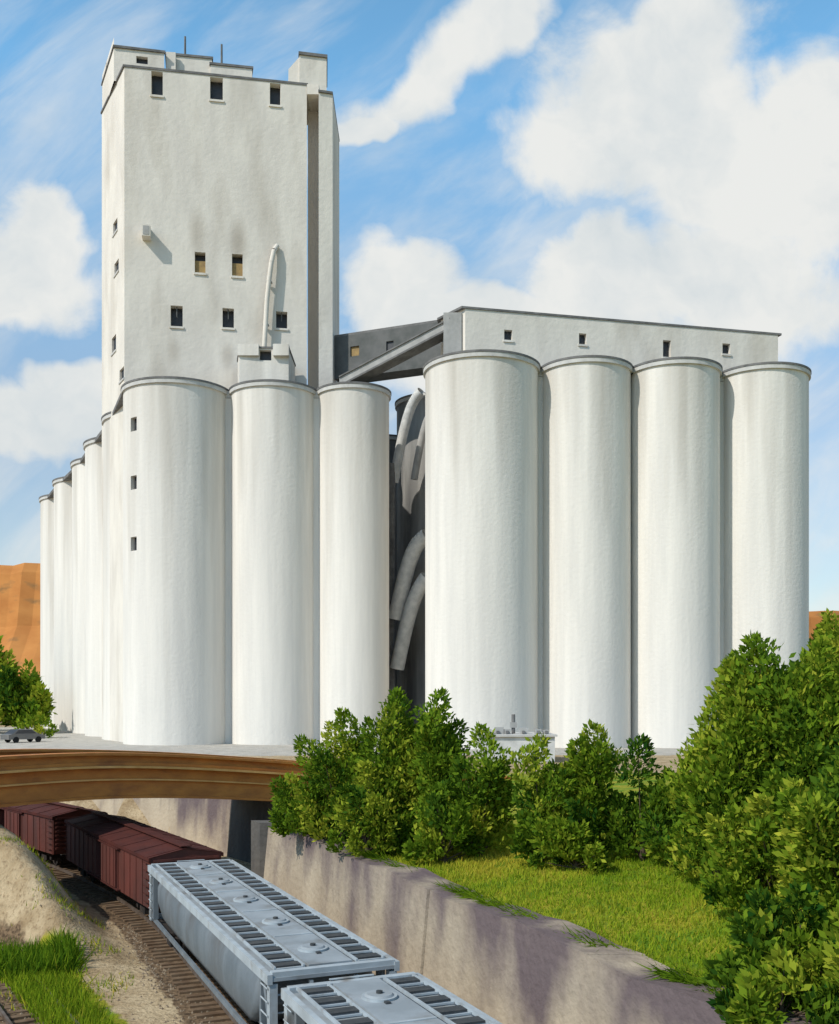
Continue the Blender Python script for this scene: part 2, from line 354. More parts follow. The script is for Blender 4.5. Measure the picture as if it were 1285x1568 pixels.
def obx(P0,P1,n,up,hw,h0,h1,k):
    c8=[P+n*s+up*h for P in (P0,P1) for s,h in ((hw,h0),(-hw,h0),(-hw,h1),(hw,h1))]
    i=len(mb.v); mb.v+=[tuple(v) for v in c8]
    for q in ((0,1,2,3),(7,6,5,4),(0,4,5,1),(1,5,6,2),(2,6,7,3),(3,7,4,0)):
        mb.f.append(tuple(i+a for a in q)); mb.m.append(mb.mi(k)); mb.sm.append(False)
obx(P0,P1,n,up,0.9,-0.1,0.65,'lgrey'); obx(P0,P1,n,up,1.05,0.654,0.8,'trim'); obx(P0,P1,n,up,1.0,-0.3,-0.104,'trim')
mb.box(2.4,4.2,104.2,106.5,SH,43.2,'lgrey')
mb.obj('casing',c)

# ------------------------------------------------------------------ terrain
def xc(Y):
    Y=np.asarray(Y,float); t=np.clip(Y-38,0,42)
    return 8.24-0.4325*Y-0.009*t*t-np.where(Y>80,(Y-80)*0.756,0)
def slope(Y):
    t=np.clip(np.asarray(Y,float)-38,0,42); return -0.4325-0.018*t
def sdist(X_,Y_): return (X_-xc(Y_))/np.sqrt(1+slope(Y_)**2)
def x2(Y):
    Y=np.asarray(Y,float); t=np.clip(Y-34.3,0,30); return -13.8-0.61*(Y-34.3)-0.08*t*t
def sm(a,b,x):
    t=np.clip((x-a)/(b-a),0,1); return t*t*(3-2*t)
def wob(X_,Y_):
    return 0.5*np.sin(X_*0.7+1.3*np.sin(Y_*0.33))+0.3*np.sin(Y_*0.9+X_*0.4)+0.2*np.sin(X_*2.1-Y_*1.7)
RZ=-4.15
def dist2(X_,Y_):
    t=np.clip(Y_-34.3,0,30); sl=0.61+0.16*t
    return np.abs(X_-x2(Y_))/np.sqrt(1+sl*sl)
def hgt(X_,Y_):
    X_=np.asarray(X_,float); Y_=np.asarray(Y_,float)
    s=sdist(X_,Y_); floor=RZ-0.22
    sw=np.where(Y_<46.3,5.3,9.2)
    right=-1.0+1.0*sm(0,14,s-sw)+0.08*wob(X_,Y_)*sm(0.5,3,s-sw)+0.35*sm(1,5,s-sw)*(1-sm(24,30,Y_))
    right=right*(1-sm(85,100,Y_))
    left=floor+3.7*sm(32.5,42,Y_+0.6*wob(X_*1.5,Y_))*sm(2.2,6.0,-s)*np.where(Y_<40,sm(1.4,2.4,dist2(X_,Y_)),1)+0.1*wob(X_*1.4,Y_*1.4)*sm(2.2,3.2,-s)+0.05*wob(X_*4.1,Y_*3.7)*sm(2.2,3.2,-s)
    leftfar=floor+4.3*sm(14,24,-s)*sm(2.0,8,dist2(X_,Y_))
    left=np.maximum(left,leftfar)
    z=np.where(s>sw,right,np.where(s<-2.0,left,floor))
    far=sm(88,98,Y_)*np.where(X_>-40,1,sm(4,10,np.abs(s)))
    return z*(1-far)
xs=np.concatenate([-np.geomspace(3000,40,26),np.arange(-38,28,0.38),np.geomspace(30,3000,26)])
ys=np.concatenate([-np.geomspace(600,8,10),np.arange(-6,66,0.38),np.geomspace(67,4000,60)])
GX,GY=np.meshgrid(xs,ys); GZm=hgt(GX,GY)
nx,ny=len(xs),len(ys)
verts=np.stack([GX.ravel(),GY.ravel(),GZm.ravel()],1)
idx=np.arange(nx*ny).reshape(ny,nx)
faces=np.stack([idx[:-1,:-1].ravel(),idx[:-1,1:].ravel(),idx[1:,1:].ravel(),idx[1:,:-1].ravel()],1)
me=bpy.data.meshes.new('ground'); me.from_pydata(verts.tolist(),[],faces.tolist())
s=sdist(GX,GY); sw=np.where(GY<46.3,5.3,9.2)
grass=sm(0.2,0.8,s-sw)*(1-sm(60,72,GY))
seg=lambda ax,ay,bx_,by_:(lambda t:np.hypot(GX-(ax+(bx_-ax)*t),GY-(ay+(by_-ay)*t)))(np.clip(((GX-ax)*(bx_-ax)+(GY-ay)*(by_-ay))/((bx_-ax)**2+(by_-ay)**2),0,1))
strip=1-sm(0.6,1.3,seg(-13.4,36,-8.6,28)); grass=np.maximum(grass,strip)
ballast=np.maximum(1-sm(1.7,2.4,np.abs(s)),1-sm(1.4,2.0,dist2(GX,GY)))
ballast=np.where((GY>75)&(np.abs(s)>3),0,ballast)
conc=sm(84,90,GY)*(1-sm(150,200,GY))*sm(-75,-65,GX)*(1-sm(50,60,GX))
ca=me.color_attributes.new('zone','FLOAT_COLOR','POINT')
ca.data.foreach_set('color',np.stack([grass.ravel(),ballast.ravel(),conc.ravel(),np.ones(nx*ny)],1).ravel())
me.polygons.foreach_set('use_smooth',[True]*len(me.polygons)); me.update()
ground=bpy.data.objects.new('ground',me); COL.objects.link(ground)
m=bpy.data.materials.new('ground_soil_grass'); m.use_nodes=True; nt=m.node_tree; N=nt.nodes; L=nt.links
b=N['Principled BSDF']; b.inputs['Roughness'].default_value=0.95; b.inputs['Specular IOR Level'].default_value=0.1
geo=N.new('ShaderNodeNewGeometry')
def noise(sc,det=4,ro=0.6):
    n_=N.new('ShaderNodeTexNoise'); n_.inputs['Scale'].default_value=sc; n_.inputs['Detail'].default_value=det; n_.inputs['Roughness'].default_value=ro
    L.new(geo.outputs['Position'],n_.inputs['Vector']); return n_.outputs['Fac']
def ramp(f,lo,hi):
    r=N.new('ShaderNodeMapRange'); r.inputs[1].default_value=lo; r.inputs[2].default_value=hi; L.new(f,r.inputs[0]); return r.outputs[0]
def mixc(f,a,b_):
    x=N.new('ShaderNodeMix'); x.data_type='RGBA'; L.new(f,x.inputs[0])
    for i,v in ((6,a),(7,b_)):
        if isinstance(v,tuple): x.inputs[i].default_value=v+(1,)
        else: L.new(v,x.inputs[i])
    return x.outputs[2]
at=N.new('ShaderNodeAttribute'); at.attribute_name='zone'; sp=N.new('ShaderNodeSeparateColor'); L.new(at.outputs['Color'],sp.inputs[0])
n1=noise(0.8); n6=noise(6)
dirt=mixc(ramp(n1,0.35,0.65),(0.52,0.41,0.26),(0.32,0.23,0.13)); dirt=mixc(ramp(n6,0.52,0.76),dirt,(0.18,0.12,0.065))
gr=mixc(ramp(n1,0.4,0.62),(0.12,0.21,0.015),(0.32,0.29,0.03))
bal=mixc(ramp(n6,0.4,0.6),(0.22,0.15,0.09),(0.08,0.055,0.035))
cc=mixc(ramp(n1,0.35,0.7),(0.50,0.47,0.42),(0.36,0.34,0.30))
def addn(f):
    a=N.new('ShaderNodeMath'); a.operation='ADD'; L.new(f,a.inputs[0]); q=N.new('ShaderNodeMath'); q.operation='MULTIPLY_ADD'
    L.new(n1,q.inputs[0]); q.inputs[1].default_value=0.9; q.inputs[2].default_value=-0.45; L.new(q.outputs[0],a.inputs[1]); return ramp(a.outputs[0],0.4,0.6)
o_=mixc(addn(sp.outputs[1]),dirt,bal); o_=mixc(addn(sp.outputs[0]),o_,gr); o_=mixc(addn(sp.outputs[2]),o_,cc)
L.new(o_,b.inputs['Base Color'])
bp=N.new('ShaderNodeBump'); bp.inputs['Strength'].default_value=0.8; bp.inputs['Distance'].default_value=0.12; L.new(n6,bp.inputs['Height']); L.new(bp.outputs[0],b.inputs['Normal'])
me.materials.append(m)

# ------------------------------------------------------------------ mesa
xs2=np.linspace(-1100,1200,200); prof=[(0,0),(40,0.35),(60,0.55),(70,0.93),(76,1.0),(260,1.0),(500,0.9)]
V=[];F=[]
for i,x in enumerate(xs2):
    top=121-40*float(sm(-150,260,np.array(x)))+0.8*math.sin(x*0.11)+0.5*math.sin(x*0.31)
    off=6*math.sin(x*0.021)+5*math.sin(x*0.067+1)+3*math.sin(x*0.19)+4*math.sin(x*0.5)
    for (dy,fz) in prof: V.append((x,820+off*(1-fz*0.3)+dy,fz*top-1))
k=len(prof)
for i in range(len(xs2)-1):
    for j in range(k-1): F.append((i*k+j,(i+1)*k+j,(i+1)*k+j+1,i*k+j+1))
me=bpy.data.meshes.new('mesa_hill'); me.from_pydata(V,[],F); me.materials.append(M['mesa']); me.update()
COL.objects.link(bpy.data.objects.new('mesa_hill',me))

# ------------------------------------------------------------------ retaining wall
def at_s(s_,Y):
    sl=float(slope(Y)); return (float(xc(Y))+s_*math.sqrt(1+sl*sl),Y)
mb=MB()
zt=lambda Y:-0.88+0.07*math.sin(Y*0.8)+0.04*math.sin(Y*2.3)
def wallseg(s_,Ya,Yb,z0a,z0b,batter=0.3,th=1.15,k='wall'):
    a=at_s(s_-batter,Ya); b_=at_s(s_-batter,Yb); a2=at_s(s_,Ya); b2=at_s(s_,Yb); a3=at_s(s_+th,Ya); b3=at_s(s_+th,Yb)
    lo=RZ-0.6
    mb.face([(b_[0],b_[1],lo),(a[0],a[1],lo),(a2[0],a2[1],z0a),(b2[0],b2[1],z0b)],k)
    mb.face([(a2[0],a2[1],z0a),(a3[0],a3[1],z0a),(b3[0],b3[1],z0b),(b2[0],b2[1],z0b)],k)
    mb.face([(a3[0],a3[1],lo),(b3[0],b3[1],lo),(b3[0],b3[1],z0b),(a3[0],a3[1],z0a)],k)
joints=[-8,2,12,22.7,30.5,38.2,46.0]
for ja,jb in zip(joints[:-1],joints[1:]):
    off=0.06*((joints.index(ja))%2)
    Y=ja
    while Y<jb-0.05-1e-6:
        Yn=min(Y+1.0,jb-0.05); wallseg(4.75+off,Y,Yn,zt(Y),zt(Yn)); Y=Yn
    for Yj in (ja,jb-0.05):
        a=at_s(4.45+off,Yj); a2=at_s(4.75+off,Yj); a3=at_s(5.9+off,Yj)
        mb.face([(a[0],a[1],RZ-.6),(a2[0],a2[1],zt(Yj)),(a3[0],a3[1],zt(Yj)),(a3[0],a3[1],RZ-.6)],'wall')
a=at_s(4.5,46.0); b_=at_s(9.6,46.0); c_=at_s(9.6,47.0); d_=at_s(4.5,47.0)
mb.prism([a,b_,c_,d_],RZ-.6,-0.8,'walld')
for Y in np.arange(46.9,74,1.0): wallseg(8.7,Y,Y+1.0,-0.85,-0.85,k='walld' if Y<59 else 'wall')  # painted-shade concrete under the bridge, plain wall beyond
mb.obj('retaining_wall')

# ------------------------------------------------------------------ tracks
def build_track(name,fx,fs,Y0,Y1,step=0.52):
    e=empty(name)
    mb=MB(); Y=Y0
    while Y<Y1:
        sl=fs(Y); l=math.sqrt(1+sl*sl); r=Vector((1/l,-sl/l)); d=Vector((sl/l,1/l)); c_=Vector((fx(Y),Y))
        hl=1.55+random.uniform(-.08,.08); hw=0.12; tw_=random.uniform(-.03,.03)
        pts=[c_-r*hl-d*(hw+tw_),c_+r*hl-d*(hw-tw_),c_+r*hl+d*(hw+tw_),c_-r*hl+d*(hw-tw_)]
        mb.prism([tuple(p) for p in pts],RZ-0.34,RZ-0.15+random.uniform(-.02,.02),'tie'); Y+=step/l
    mb.obj('ties',e)
    mb=MB()
    for sgn in (-1,1):
        Yl=np.arange(Y0,Y1,1.0)
        for a,b_ in zip(Yl[:-1],Yl[1:]):
            P=[]
            for Y in (a,b_):
                sl=fs(Y); l=math.sqrt(1+sl*sl); r=Vector((1/l,-sl/l)); c_=Vector((fx(Y),Y)); P.append((c_+r*(sgn*0.78-.04),c_+r*(sgn*0.78+.04)))
            mb.prism([tuple(P[0][0]),tuple(P[0][1]),tuple(P[1][1]),tuple(P[1][0])],RZ-0.13,RZ,'rail')
    mb.obj('rails',e)
build_track('railway_track',lambda Y:float(xc(Y)),lambda Y:float(slope(Y)),-6,82)
build_track('railway_track',lambda Y:float(x2(Y)),lambda Y:-(0.61+0.16*max(0,min(30,Y-34.3))),8,39)

# ------------------------------------------------------------------ rail cars
def truck(mb,x):
    for y in (-0.78,0.78):
        for dx in (-0.85,0.85):
            mb.tube((x+dx,y-0.07,0.42),(x+dx,y+0.07,0.42),0.42,0.42,'under',20)
            mb.tube((x+dx,y-0.1 if y<0 else y+0.1,0.42),(x+dx,y+(0.32 if y>0 else -0.32),0.42),0.13,0.13,'under',10)
        yy=y+(0.25 if y>0 else -0.25)
        mb.box(x-1.15,x+1.15,yy-0.08,yy+0.08,0.5,0.68,'under'); mb.box(x-0.35,x+0.35,yy-0.1,yy+0.1,0.22,0.5,'under')
    for dx in (-0.85,0.85): mb.tube((x+dx,-0.8,0.42),(x+dx,0.8,0.42),0.08,0.08,'under',8)
    mb.box(x-0.25,x+0.25,-1.1,1.1,0.45,0.72,'under')
def hopper(Yc):
    sl=float(slope(Yc)); e=empty('covered_hopper_car',(float(xc(Yc)),Yc,RZ),math.atan2(1,sl))
    hl=8.25
    mb=MB()
    prof=[(0.85,0.86),(1.24,1.0),(1.40,1.3),(1.46,1.75),(1.44,2.2),(1.30,2.52),(1.16,2.62)]
    def xe(z): return 5.2+1.95*min(1,max(0,(z-0.86)/1.0))**0.6
    stn=[-1,-0.985,-0.95,-0.5,0,0.5,0.95,0.985,1]
    rows=[]
    for t in stn:
        k=1-(0.2 if abs(t)==1 else 0.06 if abs(t)>0.98 else 0)
        rows.append([( t*xe(z),w_*k,z) for w_,z in prof])
    for sg in (1,-1):
        base=len(mb.v)
        for r in rows: mb.v+=[(p[0],p[1]*sg,p[2]) for p in r]
        n=len(prof)
        for i in range(len(rows)-1):
            for j in range(n-1):
                q=(base+i*n+j,base+(i+1)*n+j,base+(i+1)*n+j+1,base+i*n+j+1)
                mb.f.append(q if sg>0 else q[::-1]); mb.m.append(mb.mi('hop')); mb.sm.append(True)
    for ei in (0,-1):
        r=rows[ei]
        for j in range(len(prof)-1):
            mb.face([r[j],r[j+1],(r[j+1][0],-r[j+1][1],r[j+1][2]),(r[j][0],-r[j][1],r[j][2])],'hop')
    for xx in (-4,0,4):
        i=[(xx-1.8,-1.2,0.95),(xx+1.8,-1.2,0.95),(xx+1.8,1.2,0.95),(xx-1.8,1.2,0.95)]; o=[(xx-0.4,-0.6,0.3),(xx+0.4,-0.6,0.3),(xx+0.4,0.6,0.3),(xx-0.4,0.6,0.3)]
        for a in range(4):
            bq=(a+1)%4; mb.face([i[bq],i[a],o[a],o[bq]],'hop')
        mb.face(o,'under')
    mb.obj('body',e)
    mb=MB()
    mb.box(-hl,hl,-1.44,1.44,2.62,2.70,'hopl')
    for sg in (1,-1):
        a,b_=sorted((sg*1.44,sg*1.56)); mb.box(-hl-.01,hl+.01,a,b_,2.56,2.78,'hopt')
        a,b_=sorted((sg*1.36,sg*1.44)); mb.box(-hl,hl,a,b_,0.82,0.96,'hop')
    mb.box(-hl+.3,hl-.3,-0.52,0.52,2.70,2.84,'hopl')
    for i in range(5):
        xx=-6.6+i*3.3
        mb.tube((xx,0,2.84),(xx,0,2.89),0.36,0.36,'hopt',24); mb.tube((xx,0,2.89),(xx,0,2.93),0.30,0.26,'hopl',24); mb.tube((xx,0,2.93),(xx,0,2.98),0.07,0.07,'rib',8)
        mb.box(xx-.5,xx-.38,-.05,.05,2.84,2.88,'rib')
        mb.box(xx+1.6,xx+1.68,-0.50,0.50,2.84,2.86,'hopt')
    for x0 in (-hl+.02,hl-.22): mb.box(x0,x0+.2,-1.44,1.44,2.70,2.82,'hopt')
    mb.obj('roof',e)
    mb=MB(); nr=21
    for i in range(nr):
        xx=-hl+.6+i*(2*hl-1.2)/(nr-1)
        for sg in (1,-1):
            a,b_=sorted((sg*0.66,sg*1.27)); mb.box(xx-.15,xx+.15,a,b_,2.80,2.84,'rib')
            mb.box(xx-.34,xx-.30,*sorted((sg*.66,sg*1.27)),2.79,2.83,'hopt')
    for sg in (1,-1):
        for y in (0.61,1.28):
            a,b_=sorted((sg*y,sg*(y+.045))); mb.box(-hl+.3,hl-.3,a,b_,2.79,2.86,'hopt')
    mb.obj('running_boards',e)
    mb=MB()
    for sx in (1,-1):
        for sy in (1,-1):
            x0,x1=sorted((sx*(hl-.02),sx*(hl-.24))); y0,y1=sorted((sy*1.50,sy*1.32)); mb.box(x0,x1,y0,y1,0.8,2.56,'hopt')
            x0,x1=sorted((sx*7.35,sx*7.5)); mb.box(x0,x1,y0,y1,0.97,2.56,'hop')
            mb.tube((sx*7.4,sy*1.4,2.5),(sx*(hl-.15),sy*1.4,1.05),0.05,0.05,'hop',6)
            for z in np.arange(0.95,2.5,0.3): mb.tube((sx*(hl-.1),sy*1.53,z),(sx*(hl-.65),sy*1.53,z),0.02,0.02,'hopt',5)
            y0,y1=sorted((sy*0.5,sy*0.58)); x0,x1=sorted((sx*(hl-.02),sx*(hl-.12))); mb.box(x0,x1,y0,y1,0.8,2.56,'hopt')
        x0,x1=sorted((sx*5.6,sx*hl)); mb.box(x0,x1,-1.25,1.25,0.72,0.8,'under')
        x0,x1=sorted((sx*(hl-.1),sx*(hl+.02))); mb.box(x0,x1,-1.5,1.5,0.8,0.98,'hopt')
        mb.box(*sorted((sx*(hl-.05),sx*(hl+.55))),-0.12,0.12,0.62,0.79,'under')
        for z in (1.4,1.9,2.3): mb.tube((sx*(hl-.08),-1.4,z),(sx*(hl-.08),1.4,z),0.025,0.025,'hopt',6)
    mb.box(-hl,hl,-0.2,0.2,0.62,0.715,'under')
    mb.obj('end_frames',e)
    mb=MB(); truck(mb,-6.4); truck(mb,6.4); mb.obj('trucks',e)
    return e
for Y in (31.0,14.85,-1.3): hopper(Y)
def boxcar(Yc):
    sl=float(slope(Yc)); e=empty('boxcar',(float(xc(Yc)),Yc,RZ),math.atan2(1,sl)); hl=7.3
    mb=MB()
    fL=lambda u,z,d:(hl-u,1.42-d,z)
    wallgrid(mb,fL,[0,2*hl],[0.75,2.72],[(hl-1.2,hl+0.1,0.85,2.5)],'box',depth=0.8)
    mb.face([(-hl,-1.42,.75),(hl,-1.42,.75),(hl,-1.42,2.72),(-hl,-1.42,2.72)],'box')
    for x in (-hl,hl): mb.face([(x,-1.42,.75),(x,1.42,.75),(x,1.42,2.72),(x,0,2.98),(x,-1.42,2.72)],'box')
    mb.face([(-hl,-1.42,.75),(hl,-1.42,.75),(hl,1.42,.75),(-hl,1.42,.75)],'under')
    mb.obj('body',e)
    mb=MB()
    for sg in (1,-1):
        mb.face([(-hl-.05,sg*1.5,2.72),(hl+.05,sg*1.5,2.72),(hl+.05,0,3.0),(-hl-.05,0,3.0)],'boxr')
        a,b_=sorted((sg*1.424,sg*1.5)); mb.box(-hl-.05,hl+.05,a,b_,2.58,2.717,'boxr')
        for i in range(9):
            x=-hl+.2+i*(2*hl-.4)/8
            mb.face([(x-.03,sg*1.5,2.74),(x+.03,sg*1.5,2.74),(x+.03,0.0,3.02),(x-.03,0,3.02)],'boxr')
            mb.face([(x-.03,sg*1.5,2.72),(x-.03,sg*1.5,2.74),(x-.03,0,3.02),(x-.03,0,3.0)],'boxr')
            mb.face([(x+.03,sg*1.5,2.72),(x+.03,sg*1.5,2.74),(x+.03,0,3.02),(x+.03,0,3.0)],'boxr')
    mb.box(-hl,hl,-0.22,0.22,3.05,3.09,'boxr')
    mb.obj('roof',e)
    mb=MB()
    for i in range(17):
        x=-hl+.15+i*(2*hl-.3)/16
        if -2.6<x<1.4: continue
        mb.box(x-.03,x+.03,1.423,1.45,.78,2.57,'box'); mb.box(x-.03,x+.03,-1.45,-1.423,.78,2.57,'box')
    mb.box(-2.5,-0.15,1.44,1.53,0.86,2.5,'box')
    for x in (-2.3,-1.7,-1.1,-.5): mb.box(x-.03,x+.03,1.531,1.56,.9,2.46,'box')
    mb.box(-3,2.6,1.423,1.56,2.501,2.56,'boxr'); mb.box(-3,2.6,1.423,1.56,.78,.84,'boxr')
    for sx in (1,-1):
        for z in np.arange(1.0,2.6,.3):
            mb.tube((sx*(hl-.1),1.52,z),(sx*(hl-.6),1.52,z),.02,.02,'boxr',5)
        for z in np.arange(1.0,2.7,.22): mb.box(*sorted((sx*(hl+.003),sx*(hl+.07))),-1.3,1.3,z,z+.09,'box')
        mb.box(*sorted((sx*hl,sx*(hl+.6))),-0.12,0.12,0.62,0.74,'under')
    mb.obj('ribs_and_door',e)
    mb=MB(); truck(mb,-5.2); truck(mb,5.2); mb.obj('trucks',e)
boxcar(47.0); boxcar(60.6)

# ------------------------------------------------------------------ curved bridge
ctl=[(-42,30,0.4),(-34,33.5,1.1),(-27,37,1.7),(-20.3,41.0,2.15),(-17.7,44,2.25),(-14.8,48,2.2),(-11.1,52,1.85),(-5.7,56,1.2),(-0.6,59,.55),(6,62,0.05),(14,64,-0.3)]
path=[]
for i in range(1,len(ctl)-2):
    p0,p1,p2,p3=[np.array(ctl[j],float) for j in (i-1,i,i+1,i+2)]
    for t in np.linspace(0,1,10,endpoint=False):
        path.append(0.5*((2*p1)+(-p0+p2)*t+(2*p0-5*p1+4*p2-p3)*t*t+(-p0+3*p1-3*p2+p3)*t**3))
path=np.array(path)
for _ in range(6): path[1:-1]=(path[:-2]+2*path[1:-1]+path[2:])/4
tan=np.gradient(path[:,:2],axis=0); tan/=np.linalg.norm(tan,axis=1)[:,None]
nor=np.stack([-tan[:,1],tan[:,0]],1)
def sweep(mb,sec,k,kt=None):
    n=len(sec)
    rows=[[(path[i,0]+nor[i,0]*a,path[i,1]+nor[i,1]*a,path[i,2]+z) for a,z in sec] for i in range(len(path))]
    for i in range(len(path)-1):
        for j in range(n):
            q=(j+1)%n; mb.face([rows[i][j],rows[i+1][j],rows[i+1][q],rows[i][q]],k)
    mb.face(rows[0],k); mb.face(rows[-1],k)
R=lambda a0,a1,z0,z1:[(a0,z0),(a1,z0),(a1,z1),(a0,z1)]
br=empty('road_bridge')
for off,nm in ((0,'near_girder'),(5.6,'far_girder')):
    mb=MB()
    sweep(mb,R(off-.1,off+.1,-2.0,-.12),'bridge')
    sweep(mb,R(off-.38,off+.38,-.12,0.0),'bridge')
    if off==0:
        sweep(mb,R(off-.5,off-.103,-0.70,-.60),'bridgel')
        sweep(mb,R(off-.26,off-.103,-.595,-.45),'bridge')
        sweep(mb,R(off-.28,off-.103,-1.28,-1.21),'bridgel')
    sweep(mb,R(off-.38,off+.38,-2.12,-2.0),'bridge')
    mb.obj(nm,br)
mb=MB(); sweep(mb,R(.105,5.49,-1.1,-.75),'asph'); 
for a in (1.2,2.8,4.4): sweep(mb,R(a-.12,a+.12,-1.9,-1.104),'bridged')
mb.obj('deck',br)
mb=MB()
def abut(i,hw,k):
    x,y,z=path[i]; t=tan[i]; nn=nor[i]; a=lambda o,w_:(x+nn[0]*o+t[0]*w_,y+nn[1]*o+t[1]*w_)
    mb.prism([a(-.9,-hw),a(-.9,hw),a(6.5,hw),a(6.5,-hw)],RZ-1,z-2.13,k)
i0=int(np.argmin(np.hypot(path[:,0]+21.0,path[:,1]-41))); i1=int(np.argmin(np.hypot(path[:,0]+5.3,path[:,1]-56.5)))
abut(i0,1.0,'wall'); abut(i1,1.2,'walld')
mb.obj('abutments',br)

# ------------------------------------------------------------------ foliage
def leaves_mesh(name,P,Dr,Ln,Wd,T,matk,parent=None,tri=False):
    n=len(P); side=np.cross(Dr,rng.normal(size=(n,3))); side/=np.linalg.norm(side,axis=1)[:,None]+1e-9
    if tri:
        V=np.stack([P-side*Wd[:,None],P+side*Wd[:,None],P+Dr*Ln[:,None]],1).reshape(-1,3); k=3
    else:
        V=np.stack([P,P+Dr*Ln[:,None]*.5+side*Wd[:,None],P+Dr*Ln[:,None],P+Dr*Ln[:,None]*.5-side*Wd[:,None]],1).reshape(-1,3); k=4
    me=bpy.data.meshes.new(name); me.vertices.add(n*k); me.vertices.foreach_set('co',V.ravel())
    me.loops.add(n*k); me.loops.foreach_set('vertex_index',np.arange(n*k,dtype=np.int32))
    me.polygons.add(n); me.polygons.foreach_set('loop_start',np.arange(0,n*k,k,dtype=np.int32)); me.polygons.foreach_set('loop_total',np.full(n,k,dtype=np.int32))
    me.update(calc_edges=True)
    a=me.attributes.new('tint','FLOAT','POINT'); a.data.foreach_set('value',np.repeat(T,k).astype(np.float32))
    me.materials.append(M[matk]); o=bpy.data.objects.new(name,me); COL.objects.link(o)
    if parent: o.parent=parent
    return o
def bush(name,x,y,ztop,W,npl=20,dens=330,leaf=0.19,zb=None,tint=0.45,lean=0.65,low=0.0,fat=1.0):
    z0=float(hgt(np.array(x),np.array(y))) if zb is None else zb
    H=ztop-z0; e=empty(name,(x,y,z0)); mb=MB()
    mb.tube((0,0,-0.3),(0.05*H*random.uniform(-1,1),0,H*.4),0.045*H*.5+.03,0.03*H*.4+.02,'bark',8)
    Ps=[];Ds=[];Ts=[];Ls=[]
    for i in range(npl):
        a=random.uniform(0,2*math.pi); rr=W*math.sqrt(random.random())
        q=rr/W
        ht=H*(1-0.25*q**2)*random.uniform(0.55,1.0)
        if i==0: rr=0.1*W; ht=H
        if i>npl*0.55: ht*=random.uniform(0.3,0.7)
        ln=min(ht*0.95,H*random.uniform(0.24,0.42)+0.35)
        ax=np.array([math.cos(a)*lean*q+random.uniform(-.3,.3),math.sin(a)*lean*q+random.uniform(-.3,.3),1.0]); ax/=np.linalg.norm(ax)
        tip=np.array([rr*math.cos(a)*1.1,rr*math.sin(a)*1.1,ht])
        bs=tip-ax*ln
        bs[2]=max(bs[2],low)
        ax=tip-bs; ln=np.linalg.norm(ax); ax/=ln
        mb.tube((0,0,min(0.12*H,bs[2]*.6)),tuple(bs+ax*ln*.6),0.02*H*.35+.015,0.01,'bark',5,False)
        Rp=(ln*random.uniform(0.20,0.32)+0.08)*fat
        m_=int(dens*(0.4+ln*Rp*1.15)); t=rng.beta(1.2,1.3,m_)
        rad=Rp*np.sin(np.pi*np.clip(t,0.02,1)**0.68)**0.75*(0.2+0.8*np.sqrt(rng.random(m_)))
        ph=rng.random(m_)*2*np.pi
        rad*=1+0.35*np.sin(t*13+a+2.0*np.sin(ph*2+a))
        u1=np.cross(ax,[0.3,0.8,0.1]); u1/=np.linalg.norm(u1); u2=np.cross(ax,u1)
        out=u1[None]*np.cos(ph)[:,None]+u2[None]*np.sin(ph)[:,None]
        P=bs+ax*(t*ln)[:,None]+out*rad[:,None]
        Dd=ax[None]*0.8+out*0.5+rng.normal(size=(m_,3))*0.45; Dd/=np.linalg.norm(Dd,axis=1)[:,None]
        tp=tint+random.uniform(-.32,.32)
        Ps.append(P);Ds.append(Dd);Ts.append(np.clip(tp+rng.normal(size=m_)*0.13,0,1)); Ls.append(np.full(m_,leaf)*(0.5+1.0*rng.random(m_)))
    P=np.concatenate(Ps);Dd=np.concatenate(Ds);T=np.concatenate(Ts);Ln=np.concatenate(Ls)
    mb.obj('trunk_and_limbs',e)
    leaves_mesh('crown',P,Dd,Ln,Ln*0.25,T,'leaf',e)
B=[(-3.0,40.5,4.2,1.7,24),(-0.9,38.8,5.0,1.5,24),(0.75,37.5,4.9,1.1,17),(2.1,36.2,3.7,1.1,15),(-4.1,42.3,2.2,1.8,22),(-1.9,37.8,2.3,1.7,20),
   (4.0,34.2,3.4,1.0,13),(5.7,34.2,3.8,1.05,14),(7.1,33.4,3.4,1.15,15),(8.0,31.5,2.3,1.2,14),(0.9,35.6,1.8,1.4,15),(4.9,32.9,1.4,1.2,12),
   (8.3,29.0,4.7,1.25,20),(9.0,28.2,6.3,1.25,24),(10.5,27.2,6.2,1.7,30),(12.3,31,7.2,1.7,22),
   (8.4,24.6,2.9,1.5,26),(9.1,22.0,4.0,1.6,28),(7.1,19.6,1.1,1.4,24),(7.8,17.3,1.9,1.4,24),(6.3,18.2,0.2,1.15,18)]
for (x,y,zt_,W,n_) in B: bush('shrub',x,y,zt_,W,int(n_*1.1),dens=360,tint=0.50+random.uniform(-.1,.1))
for (x,y,zt_,W) in ((-58,142,13.0,4.2),(-53.0,141,9.5,2.8),(-66,150,14,5),(42.9,110,12.4,1.6),(41.0,101,8.4,2.5),(49,122,9.5,4),(46,108,8.5,3)):
    bush('tree',x,y,zt_,W,24,dens=36,leaf=0.75,zb=0,tint=0.40,low=1.0,lean=0.5)
for (x,y) in ((-49,118),(-54,124),(-45,124)): bush('shrub',x,y,2.8,2.6,12,dens=70,leaf=0.45,zb=0,tint=0.6)

